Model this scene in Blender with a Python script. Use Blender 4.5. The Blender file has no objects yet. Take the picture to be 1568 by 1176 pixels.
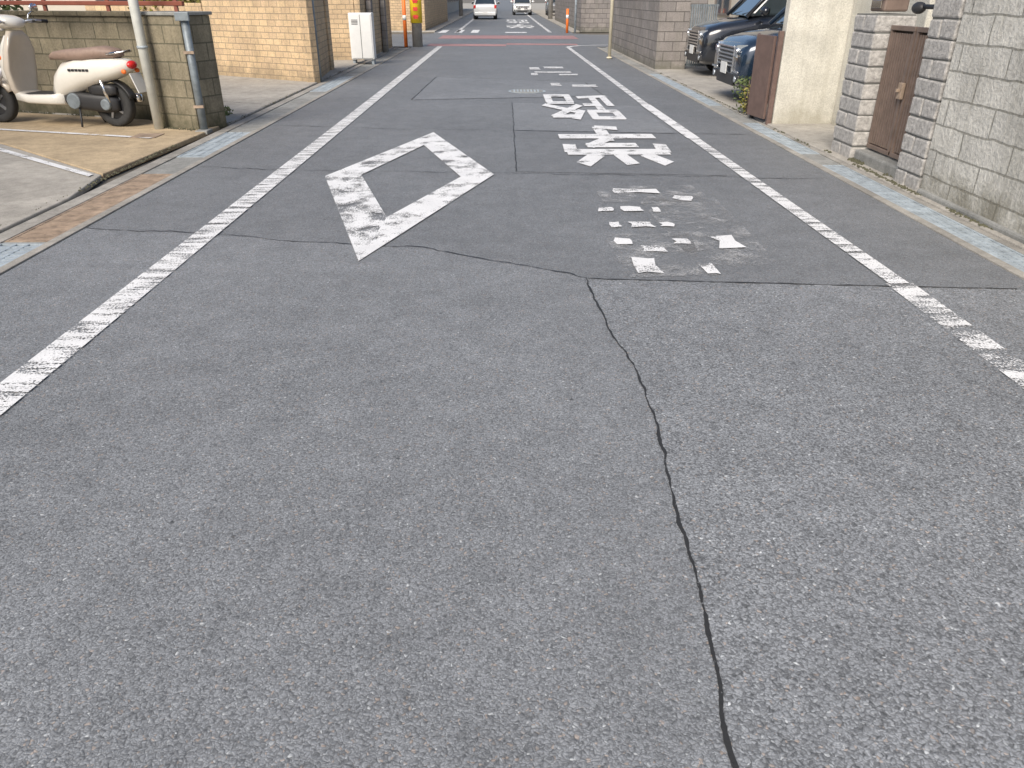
import bpy, math, random
from mathutils import Vector, Matrix, noise as mnoise
random.seed(7)
scene=bpy.context.scene
R=math.radians
# ------------------------------------------------------------------ materials
def nt(name):
    m=bpy.data.materials.new(name); m.use_nodes=True
    t=m.node_tree; b=t.nodes['Principled BSDF']; return m,t,b
def N(t,typ,**kw):
    n=t.nodes.new(typ)
    for k,v in kw.items():
        if hasattr(n,k): setattr(n,k,v)
    return n
def S(n,**kw):
    for k,v in kw.items():
        n.inputs[k.replace('_',' ')].default_value=v
    return n
def ramp(t,fac,stops):
    r=t.nodes.new('ShaderNodeValToRGB'); e=r.color_ramp.elements
    while len(e)<len(stops): e.new(0.5)
    for i,(p,c) in enumerate(stops):
        e[i].position=p; e[i].color=(c[0],c[1],c[2],1) if not isinstance(c,(int,float)) else (c,c,c,1)
    t.links.new(fac,r.inputs['Fac']); return r.outputs['Color']
def mix(t,a,b,fac,mode='MIX'):
    m=t.nodes.new('ShaderNodeMix'); m.data_type='RGBA'; m.blend_type=mode
    for s,i in ((a,6),(b,7),(fac,0)):
        if isinstance(s,bpy.types.NodeSocket): t.links.new(s,m.inputs[i])
        elif i==0: m.inputs[0].default_value=s
        else: m.inputs[i].default_value=(s[0],s[1],s[2],1)
    return m.outputs[2]
def noisetex(t,scale,detail=4,rough=.6,vec=None,dist=0):
    n=t.nodes.new('ShaderNodeTexNoise'); n.inputs['Scale'].default_value=scale
    n.inputs['Detail'].default_value=detail; n.inputs['Roughness'].default_value=rough
    n.inputs['Distortion'].default_value=dist
    if vec is not None: t.links.new(vec,n.inputs['Vector'])
    return n.outputs['Fac']
def pos(t): return t.nodes.new('ShaderNodeNewGeometry').outputs['Position']
def bump(t,b,h,strength,dist):
    n=t.nodes.new('ShaderNodeBump'); n.inputs['Strength'].default_value=strength; n.inputs['Distance'].default_value=dist
    t.links.new(h,n.inputs['Height']); t.links.new(n.outputs['Normal'],b.inputs['Normal']); return n
def math_(t,op,a,b=0.0):
    n=t.nodes.new('ShaderNodeMath'); n.operation=op
    for i,s in enumerate((a,b)):
        if isinstance(s,bpy.types.NodeSocket): t.links.new(s,n.inputs[i])
        else: n.inputs[i].default_value=s
    return n.outputs[0]

def plain(name,c,rough=.7,metal=0,var=.12,nscale=6,bmp=0,bscale=60,coat=0,emis=None):
    m,t,b=nt(name)
    tc=t.nodes.new('ShaderNodeTexCoord').outputs['Object']
    f=noisetex(t,nscale,5,.65,tc)
    lo=[x*(1-var) for x in c]; hi=[min(1,x*(1+var)) for x in c]
    t.links.new(ramp(t,f,[(.3,lo),(.7,hi)]),b.inputs['Base Color'])
    b.inputs['Roughness'].default_value=rough; b.inputs['Metallic'].default_value=metal
    if coat: b.inputs['Coat Weight'].default_value=coat; b.inputs['Coat Roughness'].default_value=.04
    if bmp: bump(t,b,noisetex(t,bscale,5,.6,tc),bmp,.01)
    return m

def asphalt(name,base,tint=(.955,1.0,1.055),contrast=1.0,scale=150):
    m,t,b=nt(name); p=pos(t)
    wn=N(t,'ShaderNodeTexNoise'); S(wn,Scale=80.0,Detail=0.0); t.links.new(p,wn.inputs['Vector'])
    wv=N(t,'ShaderNodeVectorMath',operation='MULTIPLY_ADD')
    t.links.new(wn.outputs['Color'],wv.inputs[0]); wv.inputs[1].default_value=(.012,.012,.012); t.links.new(p,wv.inputs[2])
    v=N(t,'ShaderNodeTexVoronoi'); S(v,Scale=float(scale)); t.links.new(wv.outputs[0],v.inputs['Vector'])
    sep=N(t,'ShaderNodeSeparateColor'); t.links.new(v.outputs['Color'],sep.inputs[0])
    def c(k,w=(1,1,1)): return [base*k*tint[i]*w[i] for i in range(3)]
    k=contrast
    stone=ramp(t,sep.outputs[0],[(0,c(1-.62*k)),(.25,c(1-.26*k)),(.7,c(1+.10*k)),(.96,c(1+.28*k)),(.988,c(1+.6*k,(1,1,.98))),(1,c(1+1.7*k,(1,.99,.95)))])
    brown=ramp(t,sep.outputs[1],[(0,0),(.965,0),(.975,.6),(1,.6)])
    stone=mix(t,stone,c(1.25,(1.3,1,.78)),brown)
    edge=ramp(t,v.outputs['Distance'],[(.0,1.10),(.4,1.02),(.75,.50)])
    stone=mix(t,stone,edge,.85*min(1,k+.15),'MULTIPLY')
    big=ramp(t,noisetex(t,.55,3,.6,p),[(.3,.90),(.7,1.10)])
    med=ramp(t,noisetex(t,5.0,5,.74,p),[(.3,.85),(.7,1.15)])
    stone=mix(t,stone,mix(t,big,med,1.,'MULTIPLY'),1.0,'MULTIPLY')
    v3=N(t,'ShaderNodeTexVoronoi'); S(v3,Scale=4.0); t.links.new(p,v3.inputs['Vector'])
    tar=ramp(t,v3.outputs['Distance'],[(0,.35),(.025,.5),(.04,1)])
    stone=mix(t,stone,tar,1.0,'MULTIPLY')
    t.links.new(stone,b.inputs['Base Color'])
    b.inputs['Roughness'].default_value=.65
    h=math_(t,'SUBTRACT',math_(t,'MULTIPLY',sep.outputs[2],.8),v.outputs['Distance'])
    bump(t,b,h,.5,.003)
    return m

def paint(name,c=(.8,.8,.8),wear=.45,strip=(2.,9.,1.),soft=.05,loc=(0,0,0)):
    m,t,b=nt(name); p=pos(t)
    mp=N(t,'ShaderNodeMapping'); t.links.new(p,mp.inputs['Vector']); mp.inputs['Scale'].default_value=strip; mp.inputs['Location'].default_value=loc
    a=noisetex(t,1.0,7,.68,mp.outputs[0])
    fine=noisetex(t,90.,3,.6,p)
    f=math_(t,'ADD',a,math_(t,'MULTIPLY',math_(t,'SUBTRACT',fine,.5),.6))
    lo=1-wear
    mask=ramp(t,f,[(max(0,lo-soft),1),(lo+soft,0)])
    col=ramp(t,noisetex(t,3.,5,.7,p),[(.3,[x*.84 for x in c]),(.7,c)])
    t.links.new(mix(t,col,[x*.65 for x in c],ramp(t,fine,[(.52,0),(.75,.7)])),b.inputs['Base Color'])
    b.inputs['Roughness'].default_value=.6
    t.links.new(mask,b.inputs['Alpha'])
    bump(t,b,fine,.4,.003)
    return m

def blocks(name,c1,c2,mortar,bw=.4,bh=.2,ms=.008,rough=.9,stain=.5,bscale=40,bstr=.6,off=.5,grime=(.12,.12,.09),wob=.0):
    m,t,b=nt(name); uv=t.nodes.new('ShaderNodeTexCoord').outputs['UV']; p=pos(t)
    if wob:
        wn=N(t,'ShaderNodeTexNoise'); S(wn,Scale=5.0,Detail=3.0); t.links.new(uv,wn.inputs['Vector'])
        wv=N(t,'ShaderNodeVectorMath',operation='MULTIPLY_ADD'); t.links.new(wn.outputs['Color'],wv.inputs[0]); wv.inputs[1].default_value=(wob,wob,wob); t.links.new(uv,wv.inputs[2]); uv=wv.outputs[0]
    br=N(t,'ShaderNodeTexBrick'); br.offset=off; t.links.new(uv,br.inputs['Vector'])
    S(br,Color1=(*c1,1),Color2=(*c2,1),Mortar=(*mortar,1),Scale=1.0,Mortar_Size=ms,Mortar_Smooth=.2,Brick_Width=bw,Row_Height=bh)
    col=br.outputs['Color']
    col=mix(t,col,ramp(t,noisetex(t,2.2,7,.7,p),[(.3,1-.5*stain),(.65,1.06)]),1.0,'MULTIPLY')
    col=mix(t,col,ramp(t,noisetex(t,bscale,5,.75,p),[(.3,.72),(.6,1.1)]),1.0,'MULTIPLY')
    sx=N(t,'ShaderNodeSeparateXYZ'); t.links.new(p,sx.inputs[0])
    z=math_(t,'ADD',sx.outputs[2],math_(t,'MULTIPLY',math_(t,'SUBTRACT',noisetex(t,3.5,6,.75,p),.5),1.1))
    g=ramp(t,z,[(-.0,min(1,stain*1.3)),(.3,0)])
    col=mix(t,col,grime,g)
    mp=N(t,'ShaderNodeMapping'); t.links.new(p,mp.inputs['Vector']); mp.inputs['Scale'].default_value=(9,9,.7)
    st=ramp(t,noisetex(t,1.,5,.65,mp.outputs[0]),[(.48,0),(.75,stain*.7)])
    col=mix(t,col,grime,st)
    t.links.new(col,b.inputs['Base Color']); b.inputs['Roughness'].default_value=rough
    h=math_(t,'ADD',math_(t,'MULTIPLY',math_(t,'SUBTRACT',1.,br.outputs['Fac']),1.0),math_(t,'MULTIPLY',noisetex(t,bscale,6,.7,p),bstr))
    bump(t,b,h,.8,.015)
    return m

def concrete(name,c,stain=.35):
    m,t,b=nt(name); p=pos(t)
    col=ramp(t,noisetex(t,1.3,7,.7,p),[(.3,[x*(1-stain) for x in c]),(.68,c)])
    col=mix(t,col,ramp(t,noisetex(t,90,3,.7,p),[(.3,.78),(.7,1.15)]),1.,'MULTIPLY')
    col=mix(t,col,ramp(t,noisetex(t,9,6,.75,p),[(.35,.78),(.6,1.05)]),1.,'MULTIPLY')
    t.links.new(col,b.inputs['Base Color']); b.inputs['Roughness'].default_value=.88
    bump(t,b,noisetex(t,110,4,.7,p),.5,.004)
    return m

M={}
M['asph']=asphalt('asphalt',.205,contrast=.62,scale=165)
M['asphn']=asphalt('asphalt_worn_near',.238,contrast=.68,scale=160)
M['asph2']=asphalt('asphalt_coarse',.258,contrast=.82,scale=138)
M['asph3']=asphalt('asphalt_patch_light',.23,contrast=.5)
M['asph4']=asphalt('asphalt_patch_dark',.19,contrast=.5,scale=170)
M['red']=asphalt('asphalt_red',.26,tint=(1.5,.85,.82),contrast=.4)
M['line']=paint('paint_line_worn',wear=.455,strip=(2.4,13.,1.),soft=.04)
M['line_r']=paint('paint_line_very_worn',wear=.50,strip=(2.0,8,1.),loc=(3,2.1,0),soft=.04)
M['paint']=paint('paint_fresh',wear=.395,strip=(4.2,4.2,1.),soft=.04)
M['paintw']=paint('paint_diamond',wear=.425,strip=(4.2,3.8,1.),soft=.03,loc=(5,2,0))
M['paintx']=paint('paint_diamond_chipped',wear=.475,strip=(4.4,3.6,1.),soft=.03,loc=(1,7,0))
M['faint']=paint('paint_faint',c=(.5,.5,.5),wear=.62,strip=(5,4,1.),soft=.14)
M['crack']=paint('crack_dark',c=(.03,.03,.03),wear=.34,strip=(16,16,1),soft=.06)
M['conc']=concrete('concrete_light',(.46,.43,.38))
M['conc_sun']=concrete('concrete_sun_tan',(.54,.42,.27))  # concrete with the warm sunlight on the lot put into its colour
M['kerb']=concrete('concrete_kerb',(.44,.415,.37),.5)
M['gut']=concrete('concrete_gutter',(.36,.36,.34),.45)
M['ground']=concrete('ground_soil',(.2,.18,.15))
M['steel']=plain('galvanised_steel',(.37,.42,.455),.55,.15,.3,9)
M['rust']=plain('rusty_steel',(.31,.235,.175),.8,.1,.45,9)
M['dark']=plain('dark_void',(.03,.03,.03),.9)
M['moss']=plain('moss_dirt',(.085,.082,.05),.95,0,.4,30)
M['wall_moss']=blocks('block_wall_mossy',(.30,.26,.18),(.24,.21,.15),(.14,.13,.09),stain=.8,grime=(.09,.085,.05))
M['wall_tan_sun']=blocks('tile_wall_sun_tan',(.68,.50,.30),(.56,.41,.26),(.33,.27,.19),bw=.22,bh=.11,ms=.006,stain=.45,grime=(.22,.18,.12))  # beige tile, pushed to orange so the colour carries warm sunlight
M['wall_grey']=blocks('block_wall_grey',(.31,.28,.26),(.24,.22,.21),(.13,.12,.11),stain=.55)
M['wall_white']=blocks('block_wall_white',(.70,.68,.62),(.60,.585,.54),(.34,.33,.29),bw=.62,bh=.2,ms=.008,stain=.6,bscale=26,bstr=1.8,grime=(.2,.185,.14),wob=.035)
M['plaster']=blocks('plaster_cream',(.62,.60,.53),(.62,.60,.53),(.62,.60,.53),bw=9,bh=9,ms=0.,stain=.5,bscale=60,bstr=.6,grime=(.3,.28,.22))
M['pillar']=plain('pillar_block',(.40,.385,.365),.92,0,.38,24,.9,50)
M['mortar']=plain('mortar',(.17,.17,.16),.95)
M['gate']=plain('gate_brown',(.19,.14,.115),.5,.1,.2,10)
M['gate2']=plain('gate_panel_brown',(.15,.10,.085),.5,.1,.2,10)
M['gateback']=plain('gate_backing',(.06,.048,.04),.7)
M['pipe']=plain('pvc_pipe',(.55,.56,.52),.5,0,.12,8)
M['pipe2']=plain('pipe_grey_blue',(.20,.23,.25),.5,.2,.25,12)
M['cream']=plain('pole_cream',(.6,.55,.42),.6)
M['orange']=plain('orange_plastic',(.8,.18,.03),.5)
M['yellow']=plain('yellow_sheet',(.9,.66,.03),.5)
M['redp']=plain('red_plastic',(.6,.02,.02),.2,coat=.5)
M['black']=plain('black_plastic',(.03,.03,.032),.5)
M['blacktext']=plain('sign_ink',(.6,.04,.03),.5)
M['white']=plain('white_enamel',(.74,.74,.72),.4,0,.05)
M['utility']=concrete('utility_pole_concrete',(.45,.43,.4))
M['tyre']=plain('tyre_rubber',(.035,.035,.035),.85,0,.2,30)
M['alloy']=plain('alloy',(.55,.56,.58),.3,.9,.1)
M['chrome']=plain('chrome',(.75,.76,.78),.12,1.,.03)
M['glass']=plain('car_glass',(.03,.04,.045),.05,0,.1,coat=1)
M['lamp']=plain('headlamp_lens',(.55,.6,.65),.08,.5,.1,coat=1)
M['car_black']=plain('car_paint_black',(.015,.018,.025),.2,.2,.05,coat=1)
M['car_blue']=plain('car_paint_navy',(.015,.03,.055),.2,.3,.05,coat=1)
M['car_white']=plain('car_paint_white',(.72,.73,.73),.3,0,.03,coat=1)
M['car_silver']=plain('car_paint_silver',(.45,.46,.47),.3,.5,.03,coat=1)
M['sc_white']=plain('scooter_ivory',(.76,.73,.66),.28,0,.04,coat=.8)
M['sc_beige']=plain('scooter_beige',(.62,.55,.46),.35,0,.06,coat=.5)
M['sc_seat']=plain('scooter_seat_brown',(.27,.19,.15),.6,0,.15,20,.2,150)
M['leaf']=plain('leaf_green',(.08,.11,.03),.6,0,.5,8)
M['leafy']=plain('leaf_yellowgreen',(.22,.20,.04),.6,0,.5,8)
M['house1']=plain('house_render_cream',(.55,.5,.42),.85,0,.08,2,.2,80)
M['house2']=plain('house_render_grey',(.42,.42,.40),.85,0,.08,2,.2,80)
M['house3']=plain('house_render_white',(.65,.63,.6),.85,0,.08,2,.2,80)
M['roof']=plain('roof_tile',(.10,.10,.11),.6,0,.25,12,.5,15)
M['win']=plain('window_glass',(.06,.075,.09),.06,0,.1,coat=1)
M['frame']=plain('window_frame',(.25,.22,.2),.4,.5)
M['rail']=plain('rail_redbrown',(.22,.07,.045),.5)

# ------------------------------------------------------------------ mesh helpers
def mesh(name,verts,faces,mat,parent=None,smooth=False,bevel=0,sub=0,segs=2):
    me=bpy.data.meshes.new(name); me.from_pydata([tuple(v) for v in verts],[],faces); me.update()
    uvl=me.uv_layers.new(name='UVMap')
    for p in me.polygons:
        n=p.normal
        if abs(n.z)>.7: tx,ty=Vector((1,0,0)),Vector((0,1,0))
        else:
            tx=Vector((-n.y,n.x,0)); tx=tx.normalized() if tx.length>0 else Vector((1,0,0)); ty=Vector((0,0,1))
        for li in p.loop_indices:
            co=me.vertices[me.loops[li].vertex_index].co
            uvl.data[li].uv=(co.dot(tx),co.dot(ty))
        p.use_smooth=smooth
    o=bpy.data.objects.new(name,me); scene.collection.objects.link(o)
    me.materials.append(M[mat] if isinstance(mat,str) else mat)
    if parent is not None: o.parent=parent
    if bevel:
        b=o.modifiers.new('Bevel','BEVEL'); b.width=bevel; b.segments=segs; b.limit_method='ANGLE'
    if sub:
        s=o.modifiers.new('Sub','SUBSURF'); s.levels=sub; s.render_levels=sub
    return o
def empty(name,loc=(0,0,0),rz=0):
    e=bpy.data.objects.new(name,None); scene.collection.objects.link(e); e.location=loc; e.rotation_euler=(0,0,rz); e.empty_display_size=.2; return e
BF=[(0,3,2,1),(4,5,6,7),(0,1,5,4),(1,2,6,5),(2,3,7,6),(3,0,4,7)]
def boxv(x0,x1,y0,y1,z0,z1): return [(x0,y0,z0),(x1,y0,z0),(x1,y1,z0),(x0,y1,z0),(x0,y0,z1),(x1,y0,z1),(x1,y1,z1),(x0,y1,z1)]
def box(name,x0,x1,y0,y1,z0,z1,mat,parent=None,bevel=0): return mesh(name,boxv(x0,x1,y0,y1,z0,z1),BF,mat,parent,bevel=bevel)
def boxes(name,lst,mat,parent=None,bevel=0,jit=0):
    V=[];F=[]
    for b in lst:
        k=len(V); V+= [tuple(c+random.uniform(-jit,jit) for c in v) for v in boxv(*b)]; F+=[tuple(i+k for i in f) for f in BF]
    return mesh(name,V,F,mat,parent,bevel=bevel)
def wall(name,p0,p1,th,z0,z1,mat,parent=None,bevel=.008,side=1):
    a=Vector(p0);b=Vector(p1);d=(b-a).normalized();n=Vector((-d.y,d.x))*th*side
    q=[a,b,b+n,a+n]
    if side<0: q=[a,a+n,b+n,b]
    V=[(v.x,v.y,z0) for v in q]+[(v.x,v.y,z1) for v in q]
    return mesh(name,V,BF,mat,parent,bevel=bevel)
def sheet(name,pts,z,mat,parent=None):
    V=[(p[0],p[1],z) for p in pts]
    o=mesh(name,V,[tuple(range(len(V)))],mat,parent)
    if o.data.polygons[0].normal.z<0: o.data.flip_normals()
    return o
def sheets(name,polys,z,mat,parent=None):
    V=[];F=[]
    for pts in polys:
        a=sum(pts[i][0]*pts[(i+1)%len(pts)][1]-pts[(i+1)%len(pts)][0]*pts[i][1] for i in range(len(pts)))
        if a<0: pts=pts[::-1]
        k=len(V); V+=[(p[0],p[1],z) for p in pts]; F.append(tuple(range(k,k+len(pts))))
    return mesh(name,V,F,mat,parent)
def cyl(name,p0,p1,r,mat,parent=None,r2=None,seg=20,smooth=True,bevel=0):
    a=Vector(p0);b=Vector(p1);d=(b-a).normalized();r2=r if r2 is None else r2
    u=d.orthogonal().normalized();w=d.cross(u);V=[];F=[]
    for c,rr in((a,r),(b,r2)):
        for i in range(seg):
            an=2*math.pi*i/seg; V.append(c+u*rr*math.cos(an)+w*rr*math.sin(an))
    for i in range(seg): F.append((i,(i+1)%seg,seg+(i+1)%seg,seg+i))
    F.append(tuple(range(seg))[::-1]);F.append(tuple(range(seg,2*seg)))
    o=mesh(name,V,F,mat,parent,bevel=bevel)
    for p in o.data.polygons:
        if len(p.vertices)==4 and smooth: p.use_smooth=True
    return o
def tube(name,pts,r,mat,parent=None,seg=10):
    pts=[Vector(p) for p in pts];V=[];F=[];n=len(pts)
    for i,p in enumerate(pts):
        d=(pts[min(i+1,n-1)]-pts[max(i-1,0)]).normalized()
        u=d.cross(Vector((0.12,.98,.1))).normalized();w=d.cross(u)
        for k in range(seg):
            an=2*math.pi*k/seg;V.append(p+u*r*math.cos(an)+w*r*math.sin(an))
    for i in range(n-1):
        for k in range(seg): F.append((i*seg+k,i*seg+(k+1)%seg,(i+1)*seg+(k+1)%seg,(i+1)*seg+k))
    F.append(tuple(range(seg))[::-1]);F.append(tuple(range((n-1)*seg,n*seg)))
    return mesh(name,V,F,mat,parent,smooth=True)
def loft(name,rings,mat,parent=None,smooth=True,sub=0):
    k=len(rings[0]);V=[v for r in rings for v in r];F=[]
    for i in range(len(rings)-1):
        for j in range(k): F.append((i*k+j,i*k+(j+1)%k,(i+1)*k+(j+1)%k,(i+1)*k+j))
    F.append(tuple(range(k))[::-1]);F.append(tuple(range((len(rings)-1)*k,len(rings)*k)))
    o=mesh(name,V,F,mat,parent,smooth=smooth,sub=sub)
    import bmesh
    bm=bmesh.new();bm.from_mesh(o.data);bmesh.ops.recalc_face_normals(bm,faces=bm.faces);bm.to_mesh(o.data);bm.free()
    return o
def ringx(x,zc,hw,hh,e=2.5,seg=20,y=0):
    r=[]
    for i in range(seg):
        a=2*math.pi*i/seg;c,s=math.cos(a),math.sin(a)
        r.append((x,y+hw*math.copysign(abs(c)**(2/e),c),zc+hh*math.copysign(abs(s)**(2/e),s)))
    return r
def ringz(z,xc,hx,hy,e=2.5,seg=20,curve=0):
    r=[]
    for i in range(seg):
        a=2*math.pi*i/seg;c,s=math.cos(a),math.sin(a)
        yy=hy*math.copysign(abs(s)**(2/e),s)
        r.append((xc+hx*math.copysign(abs(c)**(2/e),c)-curve*(yy/max(hy,1e-3))**2,yy,z))
    return r
def ball(name,c,rx,ry,rz,mat,parent=None,seg=20):
    rings=[]
    for i in range(1,12):
        a=math.pi*i/12
        rings.append([(c[0]+rx*math.sin(a)*math.cos(2*math.pi*j/seg),c[1]+ry*math.sin(a)*math.sin(2*math.pi*j/seg),c[2]+rz*math.cos(a)) for j in range(seg)])
    return loft(name,rings,mat,parent)
def wheel(name,x,y,r,w,parent,spokes=8,rim='alloy'):
    prof=[(-.5,.62),(-.5,.9),(-.38,.985),(-.15,1.),(.15,1.),(.38,.985),(.5,.9),(.5,.62)]
    V=[];F=[];seg=36;k=len(prof)
    for i in range(seg):
        a=2*math.pi*i/seg
        for (yy,rr) in prof: V.append((x+r*rr*math.cos(a),y+w*yy,r+r*rr*math.sin(a)))
    for i in range(seg):
        for j in range(k): F.append((i*k+j,((i+1)%seg)*k+j,((i+1)%seg)*k+(j+1)%k,i*k+(j+1)%k))
    mesh(name+'_tyre',V,F,'tyre',parent,smooth=True)
    cyl(name+'_rim_well',(x,y-w*.3,r),(x,y+w*.3,r),r*.6,'black',parent,seg=28)
    cyl(name+'_hub',(x,y-w*.47,r),(x,y+w*.47,r),r*.16,rim,parent)
    V=[];F=[]
    for sgn in(-1,1):
        for i in range(spokes):
            a=2*math.pi*i/spokes;d=Vector((math.cos(a),0,math.sin(a)));u=Vector((-math.sin(a),0,math.cos(a)))
            c=Vector((x,y+sgn*w*.36,r));k0=len(V)
            for rr,ww in((.1,.07),(.63,.05)):
                for s1 in(-1,1):
                    for s2 in(-.06,.06): V.append(c+d*r*rr+u*r*ww*s1+Vector((0,s2*w,0)))
            F+=[(k0,k0+1,k0+3,k0+2),(k0+4,k0+6,k0+7,k0+5),(k0,k0+4,k0+5,k0+1),(k0+2,k0+3,k0+7,k0+6),(k0,k0+2,k0+6,k0+4),(k0+1,k0+5,k0+7,k0+3)]
    mesh(name+'_spokes',V,F,rim,parent)

# ------------------------------------------------------------------ ground + road
sheet('ground',[(-400,-60),(400,-60),(400,700),(-400,700)],-.03,'ground')
RL,RR=-3.05,3.09
sheet('road',[(RL,-8),(RR,-8),(RR,27.3),(6.5,28.2),(60,30),(60,37.2),(4.0,36.5),(3.2,37.5),(3.2,400),(-3.2,400),(-3.2,38),(-4,37),(-60,38),(-60,31),(-5.5,28.6),(RL,27.5)],0,'asph')
crackL=[(.49,4.27),(.53,3.5),(.59,3.02),(.6,2.60),(.57,2.13),(.555,1.74),(.53,1.40),(.50,1.07),(.47,.5),(.44,-.5),(.3,-8)]
crackT=[(.49,4.27),(.25,4.44),(-.1,4.62),(-.55,4.9),(-1.1,4.98),(-2.04,5.23),(-3.04,5.4)]
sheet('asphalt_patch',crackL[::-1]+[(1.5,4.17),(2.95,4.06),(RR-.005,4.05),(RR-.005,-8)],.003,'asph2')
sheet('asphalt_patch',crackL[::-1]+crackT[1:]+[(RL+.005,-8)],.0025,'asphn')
sheet('asphalt_patch',[(.12,9.85),(2.1,9.6),(2.1,12.2),(.14,12.6)],.003,'asph3')
sheet('asphalt_patch',[(-1.5,13.0),(1.7,13.5),(1.6,15.8),(-1.4,16.9)],.003,'asph3')
sheet('asphalt_patch',[(.13,7.35),(2.1,7.15),(2.1,9.57),(.12,9.83)],.003,'asph4')
sheet('red_paving',[(-2.6,27.9),(.1,27.8),(.1,29.0),(-2.6,29.3)],.004,'red')
sheet('red_paving',[(.12,28.6),(2.6,28.3),(2.6,29.2),(.12,29.6)],.004,'red')
sheet('red_paving',[(-2.6,33.0),(3.0,32.6),(3.0,35.4),(-2.6,35.8)],.004,'red')
def ribbon(name,pts,w,z,mat,jit=.012,step=.03,parent=None):
    P=[]
    for i in range(len(pts)-1):
        a=Vector(pts[i]);b=Vector(pts[i+1]);n=max(1,int((b-a).length/step))
        for k in range(n): P.append(a.lerp(b,k/n))
    P.append(Vector(pts[-1]));V=[];F=[]
    for i,p in enumerate(P):
        d=(P[min(i+1,len(P)-1)]-P[max(i-1,0)]).normalized();nn=Vector((-d.y,d.x))
        s=i*step
        off=(mnoise.noise(Vector((s*3.1,p.x,1)))*1.6+mnoise.noise(Vector((s*13,p.y,5))))*jit
        ww=w*(.4+1.3*abs(mnoise.noise(Vector((s*5,3,p.x))))+random.uniform(-.15,.5)) if jit else w
        V+=[(p.x+nn.x*(off+ww/2),p.y+nn.y*(off+ww/2),z),(p.x+nn.x*(off-ww/2),p.y+nn.y*(off-ww/2),z)]
    for i in range(len(P)-1): F.append((2*i,2*i+1,2*i+3,2*i+2))
    o=mesh(name,V,F,mat,parent)
    if o.data.polygons[0].normal.z<0: o.data.flip_normals()
    return o
ribbon('road_crack',crackL,.0105,.006,'crack',.009,.012)
ribbon('road_crack',[(.49,4.27),(1.5,4.17),(2.95,4.06)],.015,.006,'crack',.008)
ribbon('road_crack',crackT,.010,.006,'crack',.022,.02)
ribbon('road_crack',[(-3,7.6),(-1.8,7.4),(0,7.3),(1.4,7.15),(3,7.0)],.010,.006,'crack',.03)
ribbon('road_crack',[(.12,7.35),(.13,9.85),(.14,12.6)],.012,.006,'crack',.01)
ribbon('road_crack',[(.12,9.85),(2.1,9.6),(3.0,9.5)],.014,.006,'crack',.01)
ribbon('road_crack',[(-3,10.3),(-1.5,10.0),(.12,9.85)],.012,.006,'crack',.03)
ribbon('road_crack',[(-1.5,13.0),(1.7,13.5),(1.6,15.8),(-1.4,16.9),(-1.5,13.0)],.016,.006,'crack',.01)

def line(name,a,b,w,mat,z=.010):
    a=Vector(a);b=Vector(b);d=(b-a).normalized();n=Vector((-d.y,d.x))*w/2
    return sheet(name,[a-n,b-n,b+n,a+n],z,mat)
line('road_edge_line',(-2.10,-6),(-2.12,27.6),.17,'line')
line('road_edge_line',(2.22,-6),(2.31,4.15),.16,'line_r')
line('road_edge_line',(2.31,4.15),(2.25,9.2),.12,'line')
line('road_edge_line',(2.25,9.2),(2.20,12.3),.15,'paint')
line('road_edge_line',(2.20,12.3),(2.14,27),.12,'line')
pts=[(2.14,27),(2.25,27.5),(2.6,28.0),(3.2,28.3),(5,28.6)]
ribbon('road_edge_line',pts,.2,.010,'line',0)
line('road_edge_line',(-2.15,38.5),(-2.25,150),.16,'line')
line('road_edge_line',(2.2,38.5),(2.25,150),.16,'line')
sheets('crosswalk_marking',[[(-3.0+i*.75,38.2),(-2.65+i*.75,38.2),(-2.65+i*.75,41.5),(-3.0+i*.75,41.5)] for i in range(3)]+[[(.1,38.0),(1.1,38.0),(1.1,39.0),(.1,39.0)]],.010,'paint')
o=[(-.865,9.68),(-.092,7.2),(-.923,4.6),(-1.67,7.14)]; i_=[(-.90,8.78),(-.40,7.10),(-.89,5.66),(-1.34,7.2)]
dm=empty('diamond_road_marking')
for k in range(4): sheets('band_%d'%k,[[o[k],o[(k+1)%4],i_[(k+1)%4],i_[k]]],.010,'paintx' if k==2 else 'paintw',dm)
def stroke(a,b,w,w2=None):
    return ('s',a,b,w,w2)
def glyph(name,strokes,x0,x1,y0,y1,mat,flip=True,z=.010):
    polys=[]
    for s in strokes:
        if s[0]=='p': P=s[1]
        else:
            a=Vector(s[1]);b=Vector(s[2]);d=(b-a).normalized()
            wx=s[3]; wy=s[3] if s[4] is None else s[4]
            n=Vector((-d.y*wx,d.x*wy))/2
            P=[a-n,b-n,b+n,a+n]
        Q=[]
        for p in P:
            u,v=p[0],p[1]
            if flip: u,v=1-u,1-v
            Q.append((x0+u*(x1-x0),y0+v*(y1-y0)))
        polys.append(Q)
    V=[];F=[]
    for k,pts in enumerate(polys):
        a=sum(pts[i][0]*pts[(i+1)%len(pts)][1]-pts[(i+1)%len(pts)][0]*pts[i][1] for i in range(len(pts)))
        if a<0: pts=pts[::-1]
        b0=len(V);V+=[(p[0],p[1],z+.0006*k) for p in pts];F.append(tuple(range(b0,b0+len(pts))))
    return mesh(name,V,F,mat)
w=.105;wy=.11
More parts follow.
